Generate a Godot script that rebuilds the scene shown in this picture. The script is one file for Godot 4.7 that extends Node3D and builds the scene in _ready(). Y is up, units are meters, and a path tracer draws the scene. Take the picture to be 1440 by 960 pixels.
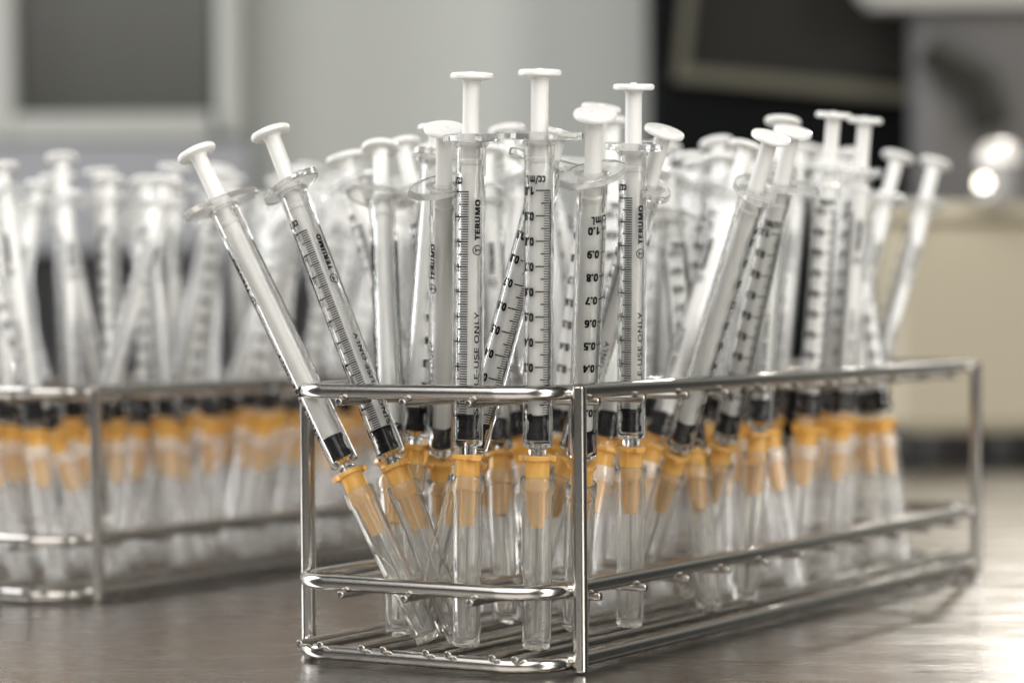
extends Node3D
# Lengths below are in millimetres; MM turns them into metres.
const MM := 0.001
# Rack frame: u along the short side, v along the long side (away from the viewer): x = u, z = -v.
const AWAY := Vector3(-0.5204, 0.0, -0.8538)   # horizontal direction in which the lens looks
const ACROSS := Vector3(0.8538, 0.0, -0.5204)
const EYE := Vector3(316.1, 80.5, 474.5)
const VIEW_YAW := 0.5473

var M := {}
var used_names := {}
var rng := RandomNumberGenerator.new()

func _ready() -> void:
	rng.seed = 20
	# ---------------------------------------------------------------- camera
	var cam := Camera3D.new()
	cam.name = "camera"
	var at := CameraAttributesPhysical.new()
	at.frustum_focal_length = 90.45
	at.frustum_near = 0.05
	at.frustum_far = 20.0
	at.frustum_focus_distance = 0.574
	at.exposure_aperture = 9.0
	cam.attributes = at
	add_child(cam)
	var f := Vector3(-0.5203, -0.0136, -0.8538).normalized()
	var r := f.cross(Vector3.UP).normalized()
	var up := r.cross(f)
	var roll := -0.0075
	var r2 := r * cos(roll) + up * sin(roll)
	var up2 := up * cos(roll) - r * sin(roll)
	cam.transform = Transform3D(Basis(r2, up2, -f), EYE * MM)
	cam.current = true
	# ---------------------------------------------------------------- the dim room round the bench, exposure
	var we := WorldEnvironment.new()
	we.name = "world_environment"
	var env := Environment.new()
	env.background_mode = Environment.BG_COLOR
	env.background_color = Color(0.032, 0.033, 0.036).linear_to_srgb()
	env.tonemap_mode = Environment.TONE_MAPPER_LINEAR
	env.tonemap_exposure = 1.22
	env.sdfgi_enabled = true
	env.ssao_enabled = true
	env.ssil_enabled = true
	we.environment = env
	add_child(we)
	# ---------------------------------------------------------------- lamps
	area("ceiling_light", Vector3(160, 1050, 1000), Vector3(30, 60, 0), Vector2(2.2, 1.5), 2.8, Color(1.0, 0.99, 0.975))
	area("left_light", Vector3(-1350, 620, 100), Vector3(0, 80, -60), Vector2(0.45, 1.0), 1.7, Color(0.985, 0.99, 1.0))
	area("right_light", Vector3(1450, 650, 150), Vector3(0, 80, -60), Vector2(0.4, 0.9), 1.5, Color(1.0, 0.99, 0.97))
	area("back_light", Vector3(-150, 430, -930), Vector3(30, 20, -120), Vector2(0.03, 0.03), 0.27, Color(1.0, 0.98, 0.95))
	materials()
	setting()
	var rack := make_rack()
	tag(rack, "sharp stainless steel wire rack standing at the front, loaded with syringes", "wire rack", "wire racks of syringes")
	var rear: Node3D = copy(rack)
	tag(rear, "blurred stainless steel wire rack further back, crowded with syringes", "wire rack", "wire racks of syringes")
	rear.position = Vector3(-186, 0, -58) * MM
	rear.scale.y = 0.94
	rear.rotation.y = -0.0377
	front_syringes()
	more_front_syringes()
	rear_syringes(rear.transform)
	background()

# ==================================================================== helpers: tree
func numbered(called: String) -> String:
	var n: int = used_names.get(called, 0)
	used_names[called] = n + 1
	return called if n == 0 else "%s_%03d" % [called, n]

func thing(called: String) -> Node3D:
	var o := Node3D.new()
	o.name = numbered(called)
	add_child(o)
	return o

func tag(o: Node, label: String, category: String, group := "") -> void:
	o.set_meta("label", label)
	o.set_meta("category", category)
	if group:
		o.set_meta("group", group)

func part(called: String, mesh: Mesh, m: Material, parent: Node) -> MeshInstance3D:
	var o := MeshInstance3D.new()
	o.name = called
	o.mesh = mesh
	o.material_override = m
	parent.add_child(o, true)
	return o

func copy(o: Node) -> Node3D:
	var c: Node3D = o.duplicate()
	c.name = numbered(str(o.name).trim_suffix("_000"))
	add_child(c)
	return c

func area(called: String, from: Vector3, to: Vector3, size: Vector2, energy: float, c: Color) -> void:
	var l := AreaLight3D.new()
	l.name = called
	l.area_size = size
	l.light_energy = energy
	l.light_color = c
	l.area_range = 8.0
	l.shadow_enabled = true
	add_child(l)
	l.look_at_from_position(from * MM, to * MM, Vector3.UP)

# ==================================================================== helpers: meshes (arguments in mm)
class Shape:
	var v := PackedVector3Array()
	var n := PackedVector3Array()
	var uv := PackedVector2Array()
	var idx := PackedInt32Array()

	func grid(rows: int, cols: int, pts: PackedVector3Array, nor: PackedVector3Array, flip := false) -> void:
		var base := v.size()
		v.append_array(pts)
		n.append_array(nor)
		for i in rows - 1:
			for j in cols - 1:
				var a := base + i * cols + j
				var b := a + 1
				var c := a + cols
				var d := c + 1
				idx.append_array([a, c, b, b, c, d] if flip else [a, b, c, b, d, c])

	# profile of (radius, y) pairs from bottom to top along the outside; sharp bends are split
	func lathe(profile: PackedVector2Array, segs: int, ripple := 0.0, waves := 6, from := 0.0, to := 1.0e9) -> void:
		var k := profile.size()
		for i in k - 1:
			var a := profile[i]
			var b := profile[i + 1]
			var na := nrm(profile, i, i)
			var nb := nrm(profile, i, i + 1)
			var pts := PackedVector3Array()
			var nor := PackedVector3Array()
			for q in 2:
				var p := a if q == 0 else b
				var m := na if q == 0 else nb
				for s in segs + 1:
					var t := TAU * s / segs
					var w := 0.0
					var dw := 0.0
					if ripple != 0.0 and p.y >= from and p.y <= to:
						var cw := cos(waves * t)
						w = ripple * pow(maxf(cw, 0.0), 6.0)
						dw = -ripple * 6.0 * pow(maxf(cw, 0.0), 5.0) * waves * sin(waves * t)
					var dir := Vector3(sin(t), 0, cos(t))
					var tan := Vector3(cos(t), 0, -sin(t))
					pts.append(dir * (p.x + w) + Vector3(0, p.y, 0))
					nor.append((dir * m.x + Vector3(0, m.y, 0) - tan * (dw / maxf(p.x, 0.5)) * absf(m.x)).normalized())
			grid(2, segs + 1, pts, nor, true)

	func nrm(p: PackedVector2Array, seg: int, at: int) -> Vector2:
		var e := p[seg + 1] - p[seg]
		var own := Vector2(e.y, -e.x).normalized()
		var o := seg - 1 if at == seg else seg + 1
		if o < 0 or o >= p.size() - 1:
			return own
		var e2 := p[o + 1] - p[o]
		var other := Vector2(e2.y, -e2.x).normalized()
		return (own + other).normalized() if own.dot(other) > 0.72 else own

	func tube(path: PackedVector3Array, radius: float, segs: int, closed := false, caps := true) -> void:
		var k := path.size()
		var dirs: Array[Vector3] = []
		for i in k:
			var a := path[(i - 1 + k) % k] if closed or i > 0 else path[i]
			var b := path[(i + 1) % k] if closed or i < k - 1 else path[i]
			dirs.append((b - a).normalized())
		var side := dirs[0].cross(Vector3.UP)
		if side.length() < 0.2:
			side = dirs[0].cross(Vector3.RIGHT)
		side = side.normalized()
		var pts := PackedVector3Array()
		var nor := PackedVector3Array()
		var rings := k + 1 if closed else k
		if caps and not closed:
			side = (side - dirs[0] * side.dot(dirs[0])).normalized()
			var up := side.cross(dirs[0]).normalized()
			for q in 3:
				var rr := radius * [0.0, 0.72, 0.76][q] as float
				for s in segs + 1:
					var a := TAU * s / segs
					var d := side * cos(a) + up * sin(a)
					pts.append(path[0] - dirs[0] * radius * 0.22 + d * rr)
					nor.append((d * [0.0, 0.1, 0.75][q] - dirs[0]).normalized())
		for i in rings:
			var dd := dirs[i % k]
			side = (side - dd * side.dot(dd)).normalized()
			var up := side.cross(dd).normalized()
			for s in segs + 1:
				var a := TAU * s / segs
				var d := side * cos(a) + up * sin(a)
				pts.append(path[i % k] + d * radius)
				nor.append(d)
		if caps and not closed:
			var dl := dirs[k - 1]
			var up := side.cross(dl).normalized()
			for q in 3:
				var rr := radius * [0.76, 0.72, 0.0][q] as float
				for s in segs + 1:
					var a := TAU * s / segs
					var d := side * cos(a) + up * sin(a)
					pts.append(path[k - 1] + dl * radius * 0.22 + d * rr)
					nor.append((d * [0.75, 0.1, 0.0][q] + dl).normalized())
		grid(pts.size() / (segs + 1), segs + 1, pts, nor, false)

	func quad(a: Vector3, b: Vector3, c: Vector3, d: Vector3) -> void:
		var m := (b - a).cross(d - a).normalized()
		var base := v.size()
		v.append_array([a, b, c, d])
		n.append_array([m, m, m, m])
		idx.append_array([base, base + 2, base + 1, base, base + 3, base + 2])

	# a flat outline (x, z), counter-clockwise seen from above, between two heights, with a chamfer
	func slab(outline: PackedVector2Array, y0: float, y1: float, ch: float) -> void:
		var k := outline.size()
		var inner := PackedVector2Array()
		var c := Vector2.ZERO
		for p in outline:
			c += p / k
		for p in outline:
			inner.append(p - (p - c).normalized() * ch)
		for i in k:
			var j := (i + 1) % k
			var A := outline[i]
			var B := outline[j]
			var a := inner[i]
			var b := inner[j]
			quad(V(A, y0 + ch), V(B, y0 + ch), V(B, y1 - ch), V(A, y1 - ch))
			quad(V(A, y1 - ch), V(B, y1 - ch), V(b, y1), V(a, y1))
			quad(V(A, y0 + ch), V(a, y0), V(b, y0), V(B, y0 + ch))
		for q in 2:
			var y := y1 if q == 1 else y0
			var base := v.size()
			v.append(V(c, y))
			n.append(Vector3(0, 1 if q == 1 else -1, 0))
			for p in inner:
				v.append(V(p, y))
				n.append(Vector3(0, 1 if q == 1 else -1, 0))
			for i in k:
				var j := (i + 1) % k
				if q == 0:
					idx.append_array([base, base + 1 + i, base + 1 + j])
				else:
					idx.append_array([base, base + 1 + j, base + 1 + i])

	static func V(p: Vector2, y: float) -> Vector3:
		return Vector3(p.x, y, p.y)

	# box with chamfered edges, centre c, half size h
	func box(c: Vector3, h: Vector3, ch: float) -> void:
		var o := PackedVector2Array([Vector2(c.x - h.x, c.z - h.z + ch), Vector2(c.x - h.x, c.z + h.z - ch), Vector2(c.x - h.x + ch, c.z + h.z), Vector2(c.x + h.x - ch, c.z + h.z),
			Vector2(c.x + h.x, c.z + h.z - ch), Vector2(c.x + h.x, c.z - h.z + ch), Vector2(c.x + h.x - ch, c.z - h.z), Vector2(c.x - h.x + ch, c.z - h.z)])
		slab(o, c.y - h.y, c.y + h.y, ch)

	func mesh() -> ArrayMesh:
		var scaled := PackedVector3Array()
		scaled.resize(v.size())
		for i in v.size():
			scaled[i] = v[i] * 0.001
		var a := []
		a.resize(Mesh.ARRAY_MAX)
		a[Mesh.ARRAY_VERTEX] = scaled
		a[Mesh.ARRAY_NORMAL] = n
		if uv.size() == v.size():
			a[Mesh.ARRAY_TEX_UV] = uv
		a[Mesh.ARRAY_INDEX] = idx
		var m := ArrayMesh.new()
		m.add_surface_from_arrays(Mesh.PRIMITIVE_TRIANGLES, a)
		return m

func pv(list: Array) -> PackedVector2Array:
	var out := PackedVector2Array()
	for i in range(0, list.size(), 2):
		out.append(Vector2(list[i], list[i + 1]))
	return out

# ==================================================================== materials
func mat(c: Color, rough: float, metal := 0.0, alpha := 1.0) -> StandardMaterial3D:
	var m := StandardMaterial3D.new()
	var s := c.linear_to_srgb()
	s.a = alpha
	m.albedo_color = s
	m.roughness = rough
	m.metallic = metal
	if alpha < 1.0:
		m.transparency = BaseMaterial3D.TRANSPARENCY_ALPHA
	m.cull_mode = BaseMaterial3D.CULL_DISABLED
	return m

func dull(c: Color) -> StandardMaterial3D:
	var m := mat(c, 0.8)
	m.metallic_specular = 0.15
	return m

func noise_tex(w: int, h: int, freq: float, stretch: float, sd: int, as_normal: bool, lo := 0.0, hi := 1.0) -> ImageTexture:
	var nz := FastNoiseLite.new()
	nz.seed = sd
	nz.noise_type = FastNoiseLite.TYPE_SIMPLEX_SMOOTH
	nz.frequency = 1.0
	nz.fractal_octaves = 4
	var im := Image.create(w, h, false, Image.FORMAT_RGB8)
	for y in h:
		for x in w:
			# wrapped in both directions
			var ax := TAU * x / w
			var ay := TAU * y / h
			var a := nz.get_noise_3d(cos(ax) * freq / stretch, sin(ax) * freq / stretch, cos(ay) * freq * 1.0)
			var b := nz.get_noise_3d(cos(ax) * freq / stretch + 31.0, sin(ax) * freq / stretch, sin(ay) * freq * 1.0)
			var t := lerpf(lo, hi, clampf(0.5 + 0.6 * (a + b), 0.0, 1.0))
			im.set_pixel(x, y, Color(t, t, t))
	if as_normal:
		im.bump_map_to_normal_map(3.0)
	return ImageTexture.create_from_image(im)

func scratched() -> ImageTexture:
	# worn brushed steel: long brush lines, smears and a few scratches, as gloss only
	var im := Image.create(1024, 1024, false, Image.FORMAT_RGB8)
	var r := RandomNumberGenerator.new()
	r.seed = 77
	var nz := FastNoiseLite.new()
	nz.seed = 5
	nz.frequency = 0.006
	for y in 1024:
		var line := r.randf_range(-0.10, 0.10)
		for x in 1024:
			var t := clampf(0.78 + line * (0.6 + nz.get_noise_2d(x * 0.4, y * 3.0)) + 0.22 * nz.get_noise_2d(x * 0.7 + 900.0, y), 0.3, 1.0)
			im.set_pixel(x, y, Color(t, t, t))
	for k in 90:
		var p := Vector2(r.randf() * 1024.0, r.randf() * 1024.0)
		var d := Vector2.from_angle(r.randfn(0.15, 0.35))
		var t := r.randf_range(0.35, 1.0)
		for i in r.randi_range(40, 260):
			p += d
			im.set_pixel(int(p.x) & 1023, int(p.y) & 1023, Color(t, t, t))
	return ImageTexture.create_from_image(im)

func materials() -> void:
	M.steel = mat(Color(0.53, 0.51, 0.48), 0.13, 1.0)
	M.steel.roughness_texture = noise_tex(128, 128, 9.0, 1.0, 4, false, 0.6, 1.0)
	M.steel.roughness = 0.25
	M.steel.uv1_triplanar = true
	M.steel.uv1_scale = Vector3(90, 90, 90)
	M.weld = mat(Color(0.66, 0.64, 0.60), 0.25, 1.0)
	M.needle = mat(Color(0.22, 0.215, 0.21), 0.35, 1.0)
	M.plunger = mat(Color(0.82, 0.82, 0.80), 0.28)
	M.plunger.backlight_enabled = true
	M.plunger.backlight = Color(0.45, 0.45, 0.42)
	M.clear = mat(Color(0.86, 0.87, 0.86), 0.06, 0.0, 0.02)
	M.flange = mat(Color(0.88, 0.89, 0.88), 0.08, 0.0, 0.24)
	M.cap = mat(Color(0.84, 0.84, 0.82), 0.12, 0.0, 0.17)
	M.collar = mat(Color(0.86, 0.86, 0.84), 0.14, 0.0, 0.26)
	M.glass = mat(Color(0.9, 0.9, 0.89), 0.02, 0.0, 0.008)
	M.glass.refraction_enabled = true
	M.glass.refraction_scale = 0.029
	M.flangeglass = mat(Color(0.92, 0.92, 0.90), 0.03, 0.0, 0.13)
	M.flangeglass.refraction_enabled = true
	M.flangeglass.refraction_scale = 0.029
	M.capglass = mat(Color(0.93, 0.92, 0.89), 0.06, 0.0, 0.06)
	M.capglass.refraction_enabled = true
	M.capglass.refraction_scale = 0.029
	M.rubber = mat(Color(0.007, 0.007, 0.008), 0.4)
	M.rubber.specular_mode = BaseMaterial3D.SPECULAR_DISABLED
	M.ink = mat(Color(0.008, 0.008, 0.009), 0.8)
	M.ink.specular_mode = BaseMaterial3D.SPECULAR_DISABLED
	M.hub = mat(Color(0.93, 0.60, 0.17), 0.3, 0.0, 0.7)
	M.hubglass = mat(Color(0.98, 0.63, 0.20), 0.15, 0.0, 0.34)
	M.hubglass.refraction_enabled = true
	M.hubglass.refraction_scale = 0.03
	M.hub.backlight_enabled = true
	M.hub.backlight = Color(0.9, 0.62, 0.16).linear_to_srgb()
	M.table = mat(Color(0.42, 0.40, 0.375), 0.32, 1.0)
	M.table.normal_enabled = true
	M.table.normal_texture = noise_tex(256, 512, 40.0, 14.0, 9, true)
	M.table.normal_scale = 0.07
	M.table.roughness_texture = scratched()
	M.table.uv1_triplanar = true
	M.table.uv1_scale = Vector3(4, 4, 9)

# ==================================================================== the setting
func frame(o: Node3D, xpx: float, z: float, height: float) -> void:
	# stands a thing on the bench: sideways from the middle of the view, at a distance, squared to the wall
	o.position = (Vector3(EYE.x, 0, EYE.z) + ACROSS * xpx + AWAY * z) * MM + Vector3(0, height * MM, 0)
	o.rotation.y = VIEW_YAW

func setting() -> void:
	var t := Shape.new()
	t.box(Vector3(0, -20, 0), Vector3(1500, 20, 1200), 3)
	var table := part("table_top", t.mesh(), M.table, self)
	table.set_meta("kind", "structure")
	table.set_meta("label", "brushed stainless steel bench top under both racks")
	frame(table, 0, 650, 0)
	table.rotation.y = VIEW_YAW - 0.05
	var w := Shape.new()
	w.box(Vector3(0, 400, -30), Vector3(1500, 900, 30), 2)
	var wall := part("wall", w.mesh(), mat(Color(0.42, 0.435, 0.41), 0.6), self)
	wall.set_meta("kind", "structure")
	wall.set_meta("label", "pale grey green wall behind the bench")
	frame(wall, 0, 1640, 0)

# ==================================================================== wire rack
const HW := 33.6
const LEN := 260.9
const R_RIM := 1.72
const R_ROD := 0.95
const H_TOP := 61.7
const H_MID := 18.4
const H_LOW := 2.6

func rim_path() -> PackedVector3Array:
	var out := PackedVector3Array()
	var rad := 11.0
	var corners := [[Vector2(HW - rad, rad), -PI / 2, 0.0], [Vector2(HW - rad, LEN - rad), 0.0, PI / 2], [Vector2(-HW + rad, LEN - rad), PI / 2, PI], [Vector2(-HW + rad, rad), PI, 1.5 * PI]]
	for c in corners:
		for i in 9:
			var a: float = lerpf(c[1], c[2], i / 8.0)
			var p: Vector2 = c[0] + Vector2(cos(a), sin(a)) * rad
			out.append(Vector3(p.x, 0, -p.y))
	return out

func make_rack() -> Node3D:
	var o := thing("wire_rack")
	var rim := Shape.new()
	rim.tube(rim_path(), R_RIM, 20, true)
	var rim_mesh := rim.mesh()
	for e in [["top_rim", H_TOP], ["middle_rim", H_MID], ["bottom_rim", H_LOW]]:
		var p := part(e[0], rim_mesh, M.steel, o)
		p.position.y = e[1] * MM
	var post := Shape.new()
	post.tube(PackedVector3Array([Vector3(0, 0.9, 0), Vector3(0, 20, 0), Vector3(0, H_TOP + 0.9, 0)]), R_RIM, 18)
	var post_mesh := post.mesh()
	for q in [[1, 12.1], [1, LEN - 12.1], [-1, 12.1], [-1, LEN - 12.1]]:
		var p := part("corner_post", post_mesh, M.steel, o)
		p.position = Vector3(q[0] * (HW + 2.9), 0, -q[1]) * MM
	var long := Shape.new()
	long.tube(PackedVector3Array([Vector3(0, 0, 2.6), Vector3(0, 0, -100), Vector3(0, 0, -LEN - 2.6)]), R_ROD, 14)
	var long_mesh := long.mesh()
	var cross := Shape.new()
	cross.tube(PackedVector3Array([Vector3(-HW - 2.3, 0, 0), Vector3(0, 0, 0), Vector3(HW + 2.3, 0, 0)]), R_ROD, 14)
	var cross_mesh := cross.mesh()
	for y in [H_TOP, H_MID]:
		for k in [-1, 0, 1]:
			part("long_rod", long_mesh, M.steel, o).position = Vector3(k * 17.16, y - 2.25, 0) * MM
		for j in 11:
			part("cross_rod", cross_mesh, M.steel, o).position = Vector3(0, y - 2.4 - 0.02 * (j % 3), -(22.2 + 21.3 * j)) * MM
	var bead := SphereMesh.new()
	bead.radius = 0.0013
	bead.height = 0.0022
	bead.radial_segments = 14
	bead.rings = 7
	for y in [H_TOP - 0.6, H_MID, H_LOW + 0.3]:
		for q in [[1, 12.1], [1, LEN - 12.1], [-1, 12.1], [-1, LEN - 12.1]]:
			for e in [-1.5, 1.5]:
				part("weld", bead, M.weld, o).position = Vector3(q[0] * (HW + 1.5), y + e * 0.35, -q[1] + e) * MM
	for k in 8:
		var u: float = (floorf(k / 2.0) - 1.5) * 17.16 + (-2.88 if k % 2 == 0 else 2.88)
		part("base_rod", long_mesh, M.steel, o).position = Vector3(u, H_LOW + 1.85, 0) * MM
	return o

# ==================================================================== syringe
var parts := {}
const BORE := 2.42

func lettering(s: Shape, text: String, font: Font, width: float, height: float, a: float, y: float, turn: float, radius: float, thicken := 0.0) -> void:
	# real letters bent round the barrel: a is the place round it in mm, turn the reading direction
	var tm := TextMesh.new()
	tm.text = text
	tm.font = font
	tm.font_size = 64
	tm.pixel_size = 0.01
	tm.depth = 0.0
	tm.curve_step = 3.0
	var arr := tm.get_mesh_arrays()
	var vs: PackedVector3Array = arr[Mesh.ARRAY_VERTEX]
	var ix: PackedInt32Array = arr[Mesh.ARRAY_INDEX] if arr[Mesh.ARRAY_INDEX] != null else PackedInt32Array(range(vs.size()))
	var lo := Vector3(1e9, 1e9, 0)
	var hi := Vector3(-1e9, -1e9, 0)
	for p in vs:
		lo = lo.min(p)
		hi = hi.max(p)
	var shifts := [Vector2.ZERO] if thicken == 0.0 else [Vector2(thicken, thicken), Vector2(-thicken, thicken), Vector2(thicken, -thicken), Vector2(-thicken, -thicken)]
	for sh in shifts:
		var rad := radius + 0.0012 * shifts.find(sh)
		var base := s.v.size()
		for p in vs:
			var q: Vector2 = Vector2((p.x - (lo.x + hi.x) / 2) / (hi.x - lo.x) * (width - 2 * thicken), (p.y - (lo.y + hi.y) / 2) / (hi.y - lo.y) * (height - 2 * thicken)).rotated(turn) + sh
			var t := (a + q.x) / radius
			s.v.append(Vector3(sin(t) * rad, y + q.y, cos(t) * rad))
			s.n.append(Vector3(sin(t), 0, cos(t)))
		for i in range(0, ix.size(), 3):
			s.idx.append_array([base + ix[i], base + ix[i + 1], base + ix[i + 2]])

func patch(s: Shape, a0: float, a1: float, y0: float, y1: float, radius: float) -> void:
	var steps := maxi(1, ceili((a1 - a0) / 0.8))
	for i in steps:
		var t0 := lerpf(a0, a1, float(i) / steps) / radius
		var t1 := lerpf(a0, a1, float(i + 1) / steps) / radius
		s.quad(Vector3(sin(t0) * radius, y0, cos(t0) * radius), Vector3(sin(t1) * radius, y0, cos(t1) * radius), Vector3(sin(t1) * radius, y1, cos(t1) * radius), Vector3(sin(t0) * radius, y1, cos(t0) * radius))

func make_parts() -> void:
	var s := Shape.new()
	# barrel: outside with shoulder and nozzle, and the bore
	s.lathe(pv([0.6, 39.6, 1.5, 39.6, 1.7, 39.9, 1.85, 44.0, 2.1, 44.35, 3.0, 44.5, 3.25, 44.8, 3.3, 45.2, 3.3, 104.1, 3.36, 104.25, 3.36, 104.45, 3.3, 104.6, 3.3, 111.18, BORE, 111.18, BORE, 45.75, 0.6, 45.1, 0.6, 39.6]), 40)
	parts.barrel = s.mesh()
	s = Shape.new()
	s.lathe(pv([1.55, 39.6, 1.75, 40.4, 1.85, 44.2, 3.0, 44.5, 3.3, 45.2, 3.3, 80, 3.3, 111.2]), 28)
	parts.barrel_far = s.mesh()
	s = Shape.new()
	var o := PackedVector2Array()
	for i in 17:
		var x := lerpf(-9.4, 9.4, i / 16.0)
		o.append(Vector2(x, 1.5 + 3.6 * pow(maxf(0.0, 1.0 - pow(absf(x) / 9.4, 1.9)), 0.75)))
	for i in 17:
		var x := lerpf(9.4, -9.4, i / 16.0)
		o.append(Vector2(x, -1.5 - 3.6 * pow(maxf(0.0, 1.0 - pow(absf(x) / 9.4, 1.9)), 0.75)))
	s.slab(o, 111.2, 112.9, 0.25)
	s.lathe(pv([3.35, 110.0, 4.2, 111.1]), 28)
	parts.flange = s.mesh()
	# plunger rod, and its thumb rest (two lengths)
	for e in [["", 124.9, 1.0], ["_short", 117.9, 1.0], ["_far", 124.9, 1.15], ["_short_far", 117.9, 1.15]]:
		s = Shape.new()
		var w: float = e[2]
		s.lathe(pv([0.0, 51.2, 2.0 * w, 51.25, 2.1 * w, 51.6, 2.1 * w, 106.2, 2.36 * w, 106.4, 2.36 * w, 107.2, 1.95, 107.6, 1.9, e[1] - 0.8, 2.3, e[1]]), 28)
		parts["rod" + e[0]] = s.mesh()
	s = Shape.new()
	s.lathe(pv([0.0, -0.1, 4.1, 0.0, 4.6, 0.2, 4.75, 0.6, 4.75, 0.95, 4.55, 1.35, 4.1, 1.5, 0.75, 1.45, 0.7, 1.75, 0.0, 1.8]), 36)
	parts.thumb = s.mesh()
	for e in [["", 0.785], ["_far", 1.0]]:
		s = Shape.new()
		var w: float = e[1]
		s.lathe(pv([0.0, 45.8, 2.6 * w, 46.0, 3.0 * w, 46.2, 3.06 * w, 46.4, 3.06 * w, 47.2, 2.95 * w, 47.45, 2.6 * w, 47.7, 2.5 * w, 48.5, 2.5 * w, 50.0, 2.8 * w, 50.5, 3.06 * w, 50.7, 3.06 * w, 51.3, 2.9 * w, 51.5, 0.0, 51.6]), 30)
		parts["stopper" + e[0]] = s.mesh()
	# printing
	var bold := SystemFont.new()
	bold.font_names = PackedStringArray(["Droid Sans"])
	bold.font_weight = 700
	var plain := SystemFont.new()
	plain.font_names = PackedStringArray(["Droid Sans"])
	s = Shape.new()
	var rr := 3.325
	for i in 101:
		var y := 45.7 + 54.6 * i / 100.0
		var from := 1.45
		if i % 10 == 0:
			from = -0.4
		elif i % 5 == 0:
			from = 0.75
		var th := 0.15 if i % 5 == 0 else 0.115
		patch(s, from, 3.2, y - th, y + th, rr)
	for i in range(1, 11):
		lettering(s, "1.0" if i == 10 else "0.%d" % i, bold, 2.75, 1.95, -2.15, 45.7 + 5.46 * i - 0.1, PI, rr, 0.07)
	lettering(s, "cc/mL", bold, 4.6, 1.9, -0.6, 102.6, PI, rr, 0.05)
	parts.scale = s.mesh()
	s = Shape.new()
	lettering(s, "TERUMO", bold, 8.9, 1.35, 5.3, 94.2, PI / 2, rr, 0.065)
	lettering(s, "SINGLE-USE ONLY", plain, 22.5, 1.2, 5.35, 62.8, PI / 2, rr, 0.045)
	ring_mark(s, 5.3, 87.6, rr)
	parts.words = s.mesh()
	# needle hub
	s = Shape.new()
	s.lathe(pv([0.32, 26.6, 1.5, 26.8, 1.75, 28.0, 1.95, 34.6, 2.5, 35.0, 2.75, 35.6, 2.75, 37.6, 2.68, 38.0, 2.75, 41.4, 3.3, 41.5, 3.5, 41.7, 3.5, 42.5, 3.3, 42.7, 1.9, 42.7, 1.9, 39.0]), 28)
	for k in 4:
		var a := PI / 2 * k + 0.4
		var d := Vector3(sin(a), 0, cos(a))
		var e := Vector3(cos(a), 0, -sin(a)) * 0.28
		s.quad(d * 1.5 + e + Vector3(0, 28.5, 0), d * 2.15 + e + Vector3(0, 28.9, 0), d * 2.45 + e + Vector3(0, 35.0, 0), d * 1.5 + e + Vector3(0, 35.0, 0))
		s.quad(d * 1.5 - e + Vector3(0, 28.5, 0), d * 1.5 - e + Vector3(0, 35.0, 0), d * 2.45 - e + Vector3(0, 35.0, 0), d * 2.15 - e + Vector3(0, 28.9, 0))
		s.quad(d * 2.15 + e + Vector3(0, 28.9, 0), d * 2.15 - e + Vector3(0, 28.9, 0), d * 2.45 - e + Vector3(0, 35.0, 0), d * 2.45 + e + Vector3(0, 35.0, 0))
	parts.hub = s.mesh()
	s = Shape.new()
	for k in 2:
		var sx := -1.0 if k == 0 else 1.0
		s.box(Vector3(sx * 3.55, 42.0, 0), Vector3(0.65, 0.65, 1.2), 0.18)
	parts.tab = s.mesh()
	s = Shape.new()
	s.tube(PackedVector3Array([Vector3(0, 3.5, 0), Vector3(0, 20, 0), Vector3(0, 35, 0)]), 0.33, 10)
	parts.needle = s.mesh()
	# needle cap: ribbed, tapering, closed at the foot; its wider collar
	s = Shape.new()
	s.lathe(pv([0.0, 0.55, 1.6, 0.35, 2.4, 0.0, 2.8, 0.12, 3.0, 0.5, 3.03, 1.0, 3.1, 12, 3.2, 24, 3.24, 33.6, 3.3, 34.18, 2.78, 34.18, 2.7, 24, 2.5, 12, 2.25, 5.0, 1.9, 2.2, 0.9, 1.5, 0.0, 1.4]), 48, 0.2, 8, 0.9, 33.7)
	parts.cap = s.mesh()
	s = Shape.new()
	s.lathe(pv([0.0, 0.55, 1.6, 0.35, 2.4, 0.0, 2.8, 0.12, 3.0, 0.5, 3.03, 1.0, 3.1, 12, 3.2, 24, 3.24, 33.6, 3.3, 34.2]), 40, 0.2, 8, 0.9, 33.7)
	s.lathe(pv([0.0, 1.4, 0.9, 1.5, 1.9, 2.2, 2.25, 5.0, 2.5, 12.0]), 24)
	parts.cap_far = s.mesh()
	s = Shape.new()
	s.lathe(pv([2.95, 34.2, 3.6, 34.2, 3.72, 34.5, 3.72, 37.6, 3.6, 37.9, 3.2, 37.95, 2.95, 37.6, 2.95, 34.2]), 36)
	parts.collar = s.mesh()

func ring_mark(s: Shape, a: float, y: float, rr: float) -> void:
	# the round mark under the lettering: a ring round a hooked T, read upwards like the letters
	var segs := 28
	for i in segs:
		var t0 := TAU * i / segs
		var t1 := TAU * (i + 1) / segs
		var q := []
		for e in [[t0, 0.92], [t1, 0.92], [t1, 1.15], [t0, 1.15]]:
			var x: float = a + cos(e[0]) * e[1]
			q.append(Vector3(sin(x / rr) * rr, y + sin(e[0]) * e[1], cos(x / rr) * rr))
		s.quad(q[0], q[3], q[2], q[1])
	patch(s, a - 0.55, a - 0.29, y - 0.55, y + 0.55, rr)
	patch(s, a - 0.29, a + 0.95, y - 0.13, y + 0.13, rr)

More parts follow.
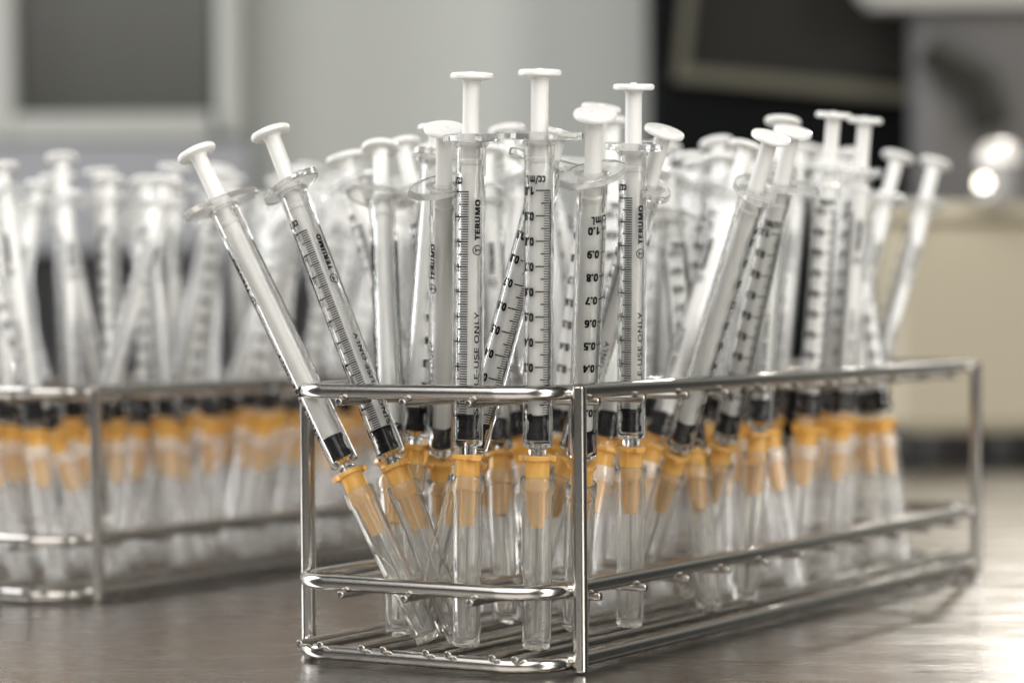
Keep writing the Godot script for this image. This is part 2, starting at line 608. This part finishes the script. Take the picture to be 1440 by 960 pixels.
func make_syringe(short: bool, near: bool) -> Node3D:
	var o := thing("syringe")
	var far := "" if near else "_far"
	var b := part("barrel", parts["barrel" + far], M.glass if near else M.clear, o)
	part("flange", parts.flange, M.flangeglass if near else M.flange, b)
	part("printed_scale", parts.scale, M.ink, b)
	part("printed_lettering", parts.words, M.ink, b)
	var p := part("plunger", parts[("rod_short" if short else "rod") + far], M.plunger, o)
	var t := part("thumb_rest", parts.thumb, M.plunger, p)
	t.position.y = (117.9 if short else 124.9) * MM
	part("stopper", parts["stopper" + far], M.rubber, o)
	var h := part("needle_hub", parts.hub, M.hubglass if near else M.hub, o)
	part("hub_wing", parts.tab, M.hubglass if near else M.hub, h)
	part("needle", parts.needle, M.needle, o)
	var c := part("needle_cap", parts["cap" + far], M.capglass if near else M.cap, o)
	part("cap_collar", parts.collar, M.capglass if near else M.collar, c)
	return o

func lean_basis(lx: float, lz: float, spin: float) -> Basis:
	var y := Vector3(lx, 1, -lz).normalized()
	var z := -AWAY
	z = (z - y * z.dot(y)).normalized()
	return Basis(y.cross(z), y, z) * Basis(Vector3.UP, spin)

var prototypes := {}

func put_syringe(where: Vector3, b: Basis, short: bool, near: bool, label: String, group: String) -> void:
	var key := "%s %s" % [short, near]
	var o: Node3D
	if prototypes.has(key):
		o = copy_syringe(prototypes[key])
	else:
		o = make_syringe(short, near)
		prototypes[key] = o
	o.transform = Transform3D(b, where * MM)
	tag(o, label, "syringe", group)

func copy_syringe(proto: Node3D) -> Node3D:
	var c: Node3D = proto.duplicate()
	c.name = numbered("syringe")
	add_child(c)
	return c

const FOOT := 5.45

func front_syringes() -> void:
	make_parts()
	var g := "capped syringes standing in the sharp wire rack"
	# u, v, lean along u, lean along v, turn of the scale in degrees, short plunger, label
	var list := [
		[-1.0, 9.2, -0.517, -0.086, -150, 0, "syringe leaning steepest of all, outermost over the front corner, underside of its thumb rest showing"],
		[5.0, 13.0, -0.42, -0.04, -50, 0, "leaning sharp syringe crossing the front rim, lettering up its middle, next to the outermost one"],
		[11.0, 5.6, 0.033, -0.019, -61, 0, "upright sharp syringe behind the middle of the front rim, lettering facing out"],
		[27.0, 9.2, 0.039, -0.039, -6, 0, "tallest upright sharp syringe, long scale marks facing out, just beside the front corner post"],
		[15.8, 45.9, 0.244, -0.337, 49, 0, "syringe tipped towards the viewer above the front corner post, shiny thumb rest top showing"],
		[26.0, 53.6, 0.056, -0.072, -60, 0, "upright sharp syringe behind the long rail, lettering facing out, just past the corner post"],
		[-27.1, 53.6, 0.255, -0.361, -137, 0, "slightly soft syringe with glossy thumb rest top, close beside the upright one with lettering"],
		[-13.6, 15.4, -0.276, 0.355, -147, 0, "soft upright syringe with blank barrel, behind the leaning pair at the front"],
		[-7.1, 58.1, -0.376, 0.139, -20, 0, "blurred syringe whose slanting scale runs down behind the soft blank one"],
		[-5.4, 79.8, -0.411, 0.087, 150, 0, "blurred slanting syringe behind the glossy topped soft one, its thumb rest half hidden"],
		[-3.8, 46.8, -0.265, 0.366, -90, 0, "syringe mostly hidden behind the upright lettered one, its blurred lettering showing beside it"],
		[-6.4, 13.9, 0.304, 0.041, -4, 1, "syringe slanting between the two upright front ones, numerals 0.4 to 0.9 facing out"],
		[-7.9, 86.9, -0.240, 0.133, 170, 0, "soft syringe tilted behind the tallest front one, its thumb rest beside that one's flange"],
		[-11.7, 74.2, 0.217, -0.103, 8, 0, "slanting syringe with numerals showing between the tallest one and the one tipped forward"],
		[-10.9, 67.1, 0.418, -0.136, -75, 0, "slanting syringe passing behind the upright lettered one by the corner post, thumb rest past it"],
		[-4.2, 94.4, -0.074, 0.191, 40, 0, "blurred syringe peeping out above the one tipped forward"],
		[-19.7, 143.9, -0.088, 0.292, -30, 0, "blurred syringe with smudged numerals just past the lettered one beside the corner post"],
		[27.9, 91.2, -0.339, 0.452, 30, 0, "blurred syringe leaning deep into the sharp rack against the dark gap"],
		[-13.0, 183.7, -0.276, 0.359, 100, 0, "blurred syringe deep in the sharp rack, tilted thumb rest in front of the black instrument"],
		[27.3, 143.1, -0.273, 0.161, -120, 0, "syringe with a wide round thumb rest seen from below, before the black instrument"],
		[0.5, 86.4, 0.162, 0.386, -125, 0, "leaning syringe partly behind the leaning blank one, foot inside the long rail"],
		[5.4, 92.5, 0.427, -0.173, 100, 0, "front one of two leaning syringes behind the long rail, blank glossy barrel facing out"],
		[8.6, 117.9, 0.345, -0.188, 5, 0, "leaning syringe with numerals and scale facing out behind the middle of the long rail"],
		[27.1, 112.7, -0.009, 0.213, -100, 0, "syringe just behind the leaning numbered one, its thumb rest overlapping that one's"],
		[-14.8, 206.8, 0.010, 0.235, -90, 0, "very blurred syringe behind the overlapping pair of thumb rests"],
		[-7.5, 233.6, -0.085, 0.223, 60, 0, "very blurred syringe behind the upright numbered one near the far end"],
		[21.6, 154.0, 0.107, -0.022, 5, 0, "upright soft syringe with numerals facing out near the far end of the long rail"],
		[20.8, 177.2, 0.099, -0.011, -80, 0, "upright soft syringe with smudged lettering, next beyond the soft numbered one"],
		[-3.5, 202.2, 0.167, 0.308, -75, 0, "second to last blurred leaning syringe towards the far corner post"],
		[2.1, 217.5, 0.154, 0.348, -70, 0, "last leaning syringe towards the far corner post, standing against the cream box"],
		[25.6, 218.6, -0.232, 0.203, 20, 0, "syringe whose cap splays out towards the far corner post under the leaning ones"],
		[-18.0, 118.0, 0.06, 0.14, -30, 1, "blurred syringe low among others between the slanting one and the blank leaning one"],
		[-22.0, 168.0, 0.10, 0.10, 80, 1, "blurred syringe low in the back row of the sharp rack near its middle"],
		[-24.0, 226.0, 0.02, 0.05, -60, 1, "blurred syringe low in the back row of the sharp rack near its far end"],
		[-23.5, 31.0, 0.02, 0.12, 75, 1, "blurred syringe low behind the soft upright blank one at the near end of the rack"],
	]
	for e in list:
		taken.append(axis_points(Vector3(e[0], FOOT, -e[1]), lean_basis(e[2], e[3], 0.0)))
		put_syringe(Vector3(e[0], FOOT, -e[1]), lean_basis(e[2], e[3], deg_to_rad(e[4])), e[5] == 1, e[1] < 70.0 or e[0] > 4.0 and e[1] < 120.0, e[6], g)

var taken: Array = []   # axis sample points of every syringe placed so far, in mm

func axis_points(where: Vector3, b: Basis) -> PackedVector3Array:
	var out := PackedVector3Array()
	for i in 16:
		out.append(where + b.y * (1.0 + 7.3 * i))
	return out

func is_free(pts: PackedVector3Array, gap: float) -> bool:
	for other in taken:
		if other[0].distance_to(pts[0]) > 90.0:
			continue
		for p in pts:
			for q in other:
				if p.distance_squared_to(q) < gap * gap:
					return false
	return true

func more_front_syringes() -> void:
	var g := "capped syringes standing in the sharp wire rack"
	var nth := ["first", "second", "third", "fourth", "fifth", "sixth", "seventh", "eighth", "ninth", "tenth", "eleventh", "twelfth", "thirteenth", "fourteenth", "fifteenth", "sixteenth", "seventeenth", "eighteenth", "nineteenth", "twentieth", "twenty first", "twenty second", "twenty third", "twenty fourth"]
	var found := 0
	for k in 1500:
		if found >= 24:
			break
		var v := 50.0 + 190.0 * (found + rng.randf_range(-0.6, 0.9)) / 24.0
		var u := rng.randf_range(-27, 18)
		var b := lean_basis(rng.randf_range(-0.36, 0.3 if v < 130.0 else 0.05), rng.randf_range(-0.1, 0.34), rng.randf_range(-PI, PI))
		var where := Vector3(u, FOOT, -v)
		var pts := axis_points(where, b)
		if is_free(pts, 7.2):
			taken.append(pts)
			put_syringe(where, b, true, false, "blurred syringe low in the sharp rack, %s of the crowd from its near end" % nth[found], g)
			found += 1

func rear_syringes(t: Transform3D) -> void:
	var g := "capped syringes standing in the blurred rear rack"
	var rows := ["frontmost", "second", "third", "hindmost"]
	var nth := ["first", "second", "third", "fourth", "fifth", "sixth", "seventh", "eighth", "ninth", "tenth", "eleventh", "twelfth", "thirteenth", "fourteenth", "fifteenth", "sixteenth", "seventeenth", "eighteenth"]
	for j in 16:
		for i in 4:
			for attempt in 60:
				var u := (1.5 - i) * 16.5 + rng.randf_range(-4.5, 4.5)
				var v := 9.0 + 16.1 * j + rng.randf_range(-4.5, 4.5)
				var lx := clampf(rng.randfn(-0.22 if j < 4 else -0.05, 0.2), -0.48, 0.36)
				var lz := clampf(rng.randfn(0.08, 0.18), -0.26, 0.40)
				var b := lean_basis(lx, lz, rng.randf_range(-2.0, 0.9))
				var where := t * (Vector3(u, FOOT, -v) * MM) / MM
				var pts := axis_points(where, b)
				if attempt < 59 and not is_free(pts, 6.5):
					continue
				taken.append(pts)
				put_syringe(where, b, rng.randf() < 0.8, false, "blurred syringe in the rear rack, %s from its near end, %s row" % [nth[j], rows[i]], g)
				break

# ==================================================================== blurred background
func background() -> void:
	# cabinet with a dark window on the far wall
	var c := thing("cabinet")
	frame(c, 0, 1600, 0)
	tag(c, "pale cabinet front with a dark window behind the rear rack", "cabinet")
	var s := Shape.new()
	s.box(Vector3(-245, 470, 0), Vector3(82, 275, 14), 2)
	s = Shape.new()
	s.box(Vector3(-380, 320, 0), Vector3(75, 135, 14), 2)      # stile beyond the window
	s.box(Vector3(-172, 320, 0), Vector3(9, 135, 14), 5)
	s.box(Vector3(-245, 193, 0), Vector3(61, 8, 14), 1.5)
	part("door_frame", s.mesh(), mat(Color(0.32, 0.325, 0.305), 0.6), c)
	s = Shape.new()
	s.box(Vector3(-245, 330, -6), Vector3(60.5, 128, 4), 1)
	part("window", s.mesh(), mat(Color(0.045, 0.046, 0.038), 0.25), c)
	s = Shape.new()
	s.box(Vector3(-260, 150, -2), Vector3(100, 33, 14), 2)
	part("drawer_front", s.mesh(), mat(Color(0.23, 0.235, 0.25), 0.6), c)
	s = Shape.new()
	s.box(Vector3(-250, 58, -6), Vector3(150, 58, 10), 2)
	part("plinth", s.mesh(), mat(Color(0.008, 0.008, 0.008), 0.8), c)
	# dark instrument
	var d := thing("instrument")
	frame(d, 0, 1500, 0)
	tag(d, "dark grey instrument with a pale frame round its panel, behind the sharp rack", "instrument")
	s = Shape.new()
	s.box(Vector3(164, 160, -40), Vector3(80, 240, 40), 4)
	part("housing", s.mesh(), dull(Color(0.005, 0.0055, 0.006)), d)
	s = Shape.new()
	s.box(Vector3(172, 290, 4), Vector3(66, 80, 4), 1)
	part("front_panel", s.mesh(), dull(Color(0.022, 0.0215, 0.0195)), d)
	s = Shape.new()
	s.box(Vector3(97, 300, 10), Vector3(3.5, 90, 3), 1)
	s.box(Vector3(168, 208, 10), Vector3(75, 4, 3), 1)
	var fr := part("panel_frame", s.mesh(), dull(Color(0.10, 0.098, 0.075)), d)
	fr.rotation.z = -0.1
	fr.position = Vector3(-18, 17, 0) * MM
	# pale stand with a dark lever
	var p := thing("equipment_stand")
	frame(p, 0, 1450, 0)
	tag(p, "pale grey equipment stand with a black lever above the cream box", "equipment stand")
	s = Shape.new()
	s.box(Vector3(285, 200, -20), Vector3(55, 300, 20), 8)
	part("column", s.mesh(), dull(Color(0.13, 0.127, 0.126)), p)
	s = Shape.new()
	s.box(Vector3(262, 266, 0), Vector3(66, 20, 16), 8)
	part("arm", s.mesh(), mat(Color(0.36, 0.355, 0.35), 0.5), p)
	s = Shape.new()
	s.tube(PackedVector3Array([Vector3(235, 222, 12), Vector3(262, 205, 14), Vector3(268, 180, 14)]), 11, 16)
	part("lever", s.mesh(), mat(Color(0.012, 0.012, 0.008), 0.9), p)
	# cream box on dark feet, with an added glowing glint and a white jar on it
	var b := thing("cream_box")
	frame(b, 0, 1250, 0)
	tag(b, "cream plastic box on black rubber feet behind the far end of the sharp rack", "box")
	s = Shape.new()
	s.box(Vector3(268, 69, -60), Vector3(78, 53, 60), 6)
	part("body", s.mesh(), mat(Color(0.36, 0.32, 0.235), 0.6), b)
	s = Shape.new()
	s.box(Vector3(268, 126, -58), Vector3(80, 4, 63), 2)
	part("lid", s.mesh(), mat(Color(0.42, 0.375, 0.28), 0.5), b)
	b.rotation.y += 0.12
	for x in [198, 248, 300]:
		s = Shape.new()
		s.lathe(pv([0, 0, 10, 0, 11, 2, 11, 14, 9, 17, 0, 17]), 20)
		part("foot", s.mesh(), mat(Color(0.012, 0.012, 0.012), 0.6), b).position = Vector3(x, 0, -14) * MM
	var k := thing("added_glint")  # added glowing ball with its own light, standing in for a specular highlight
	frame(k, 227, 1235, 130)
	tag(k, "small glowing ball added as a bright glint on top of the cream box", "glint")
	var glint_ball := SphereMesh.new()
	glint_ball.radius = 0.003
	glint_ball.height = 0.006
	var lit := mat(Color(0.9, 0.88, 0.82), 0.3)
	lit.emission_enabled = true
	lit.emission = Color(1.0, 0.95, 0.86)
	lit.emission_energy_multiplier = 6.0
	part("glint_ball", glint_ball, lit, k).position.y = 0.008
	s = Shape.new()
	s.lathe(pv([0, 0, 5, 0, 5, 1.2, 3.4, 2.2, 3.2, 5.5, 0, 5.6]), 20)
	part("base", s.mesh(), mat(Color(0.3, 0.3, 0.3), 0.4, 1.0), k)
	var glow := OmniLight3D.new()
	glow.name = "glint_light"
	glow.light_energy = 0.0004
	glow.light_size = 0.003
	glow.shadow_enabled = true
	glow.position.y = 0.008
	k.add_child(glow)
	var j := thing("white_jar")
	frame(j, 240, 1262, 130)
	j.scale.y = 1.35
	tag(j, "white jar with a domed lid on the cream box", "jar")
	s = Shape.new()
	s.lathe(pv([0, 0, 9.4, 0, 10, 1, 10, 14]), 28)
	part("jar_body", s.mesh(), mat(Color(0.2, 0.195, 0.19), 0.4), j)
	s = Shape.new()
	s.lathe(pv([10.6, 14, 10.8, 16, 9, 19.5, 5, 21.5, 0, 22]), 28)
	part("lid", s.mesh(), mat(Color(0.85, 0.82, 0.76), 0.2), j)
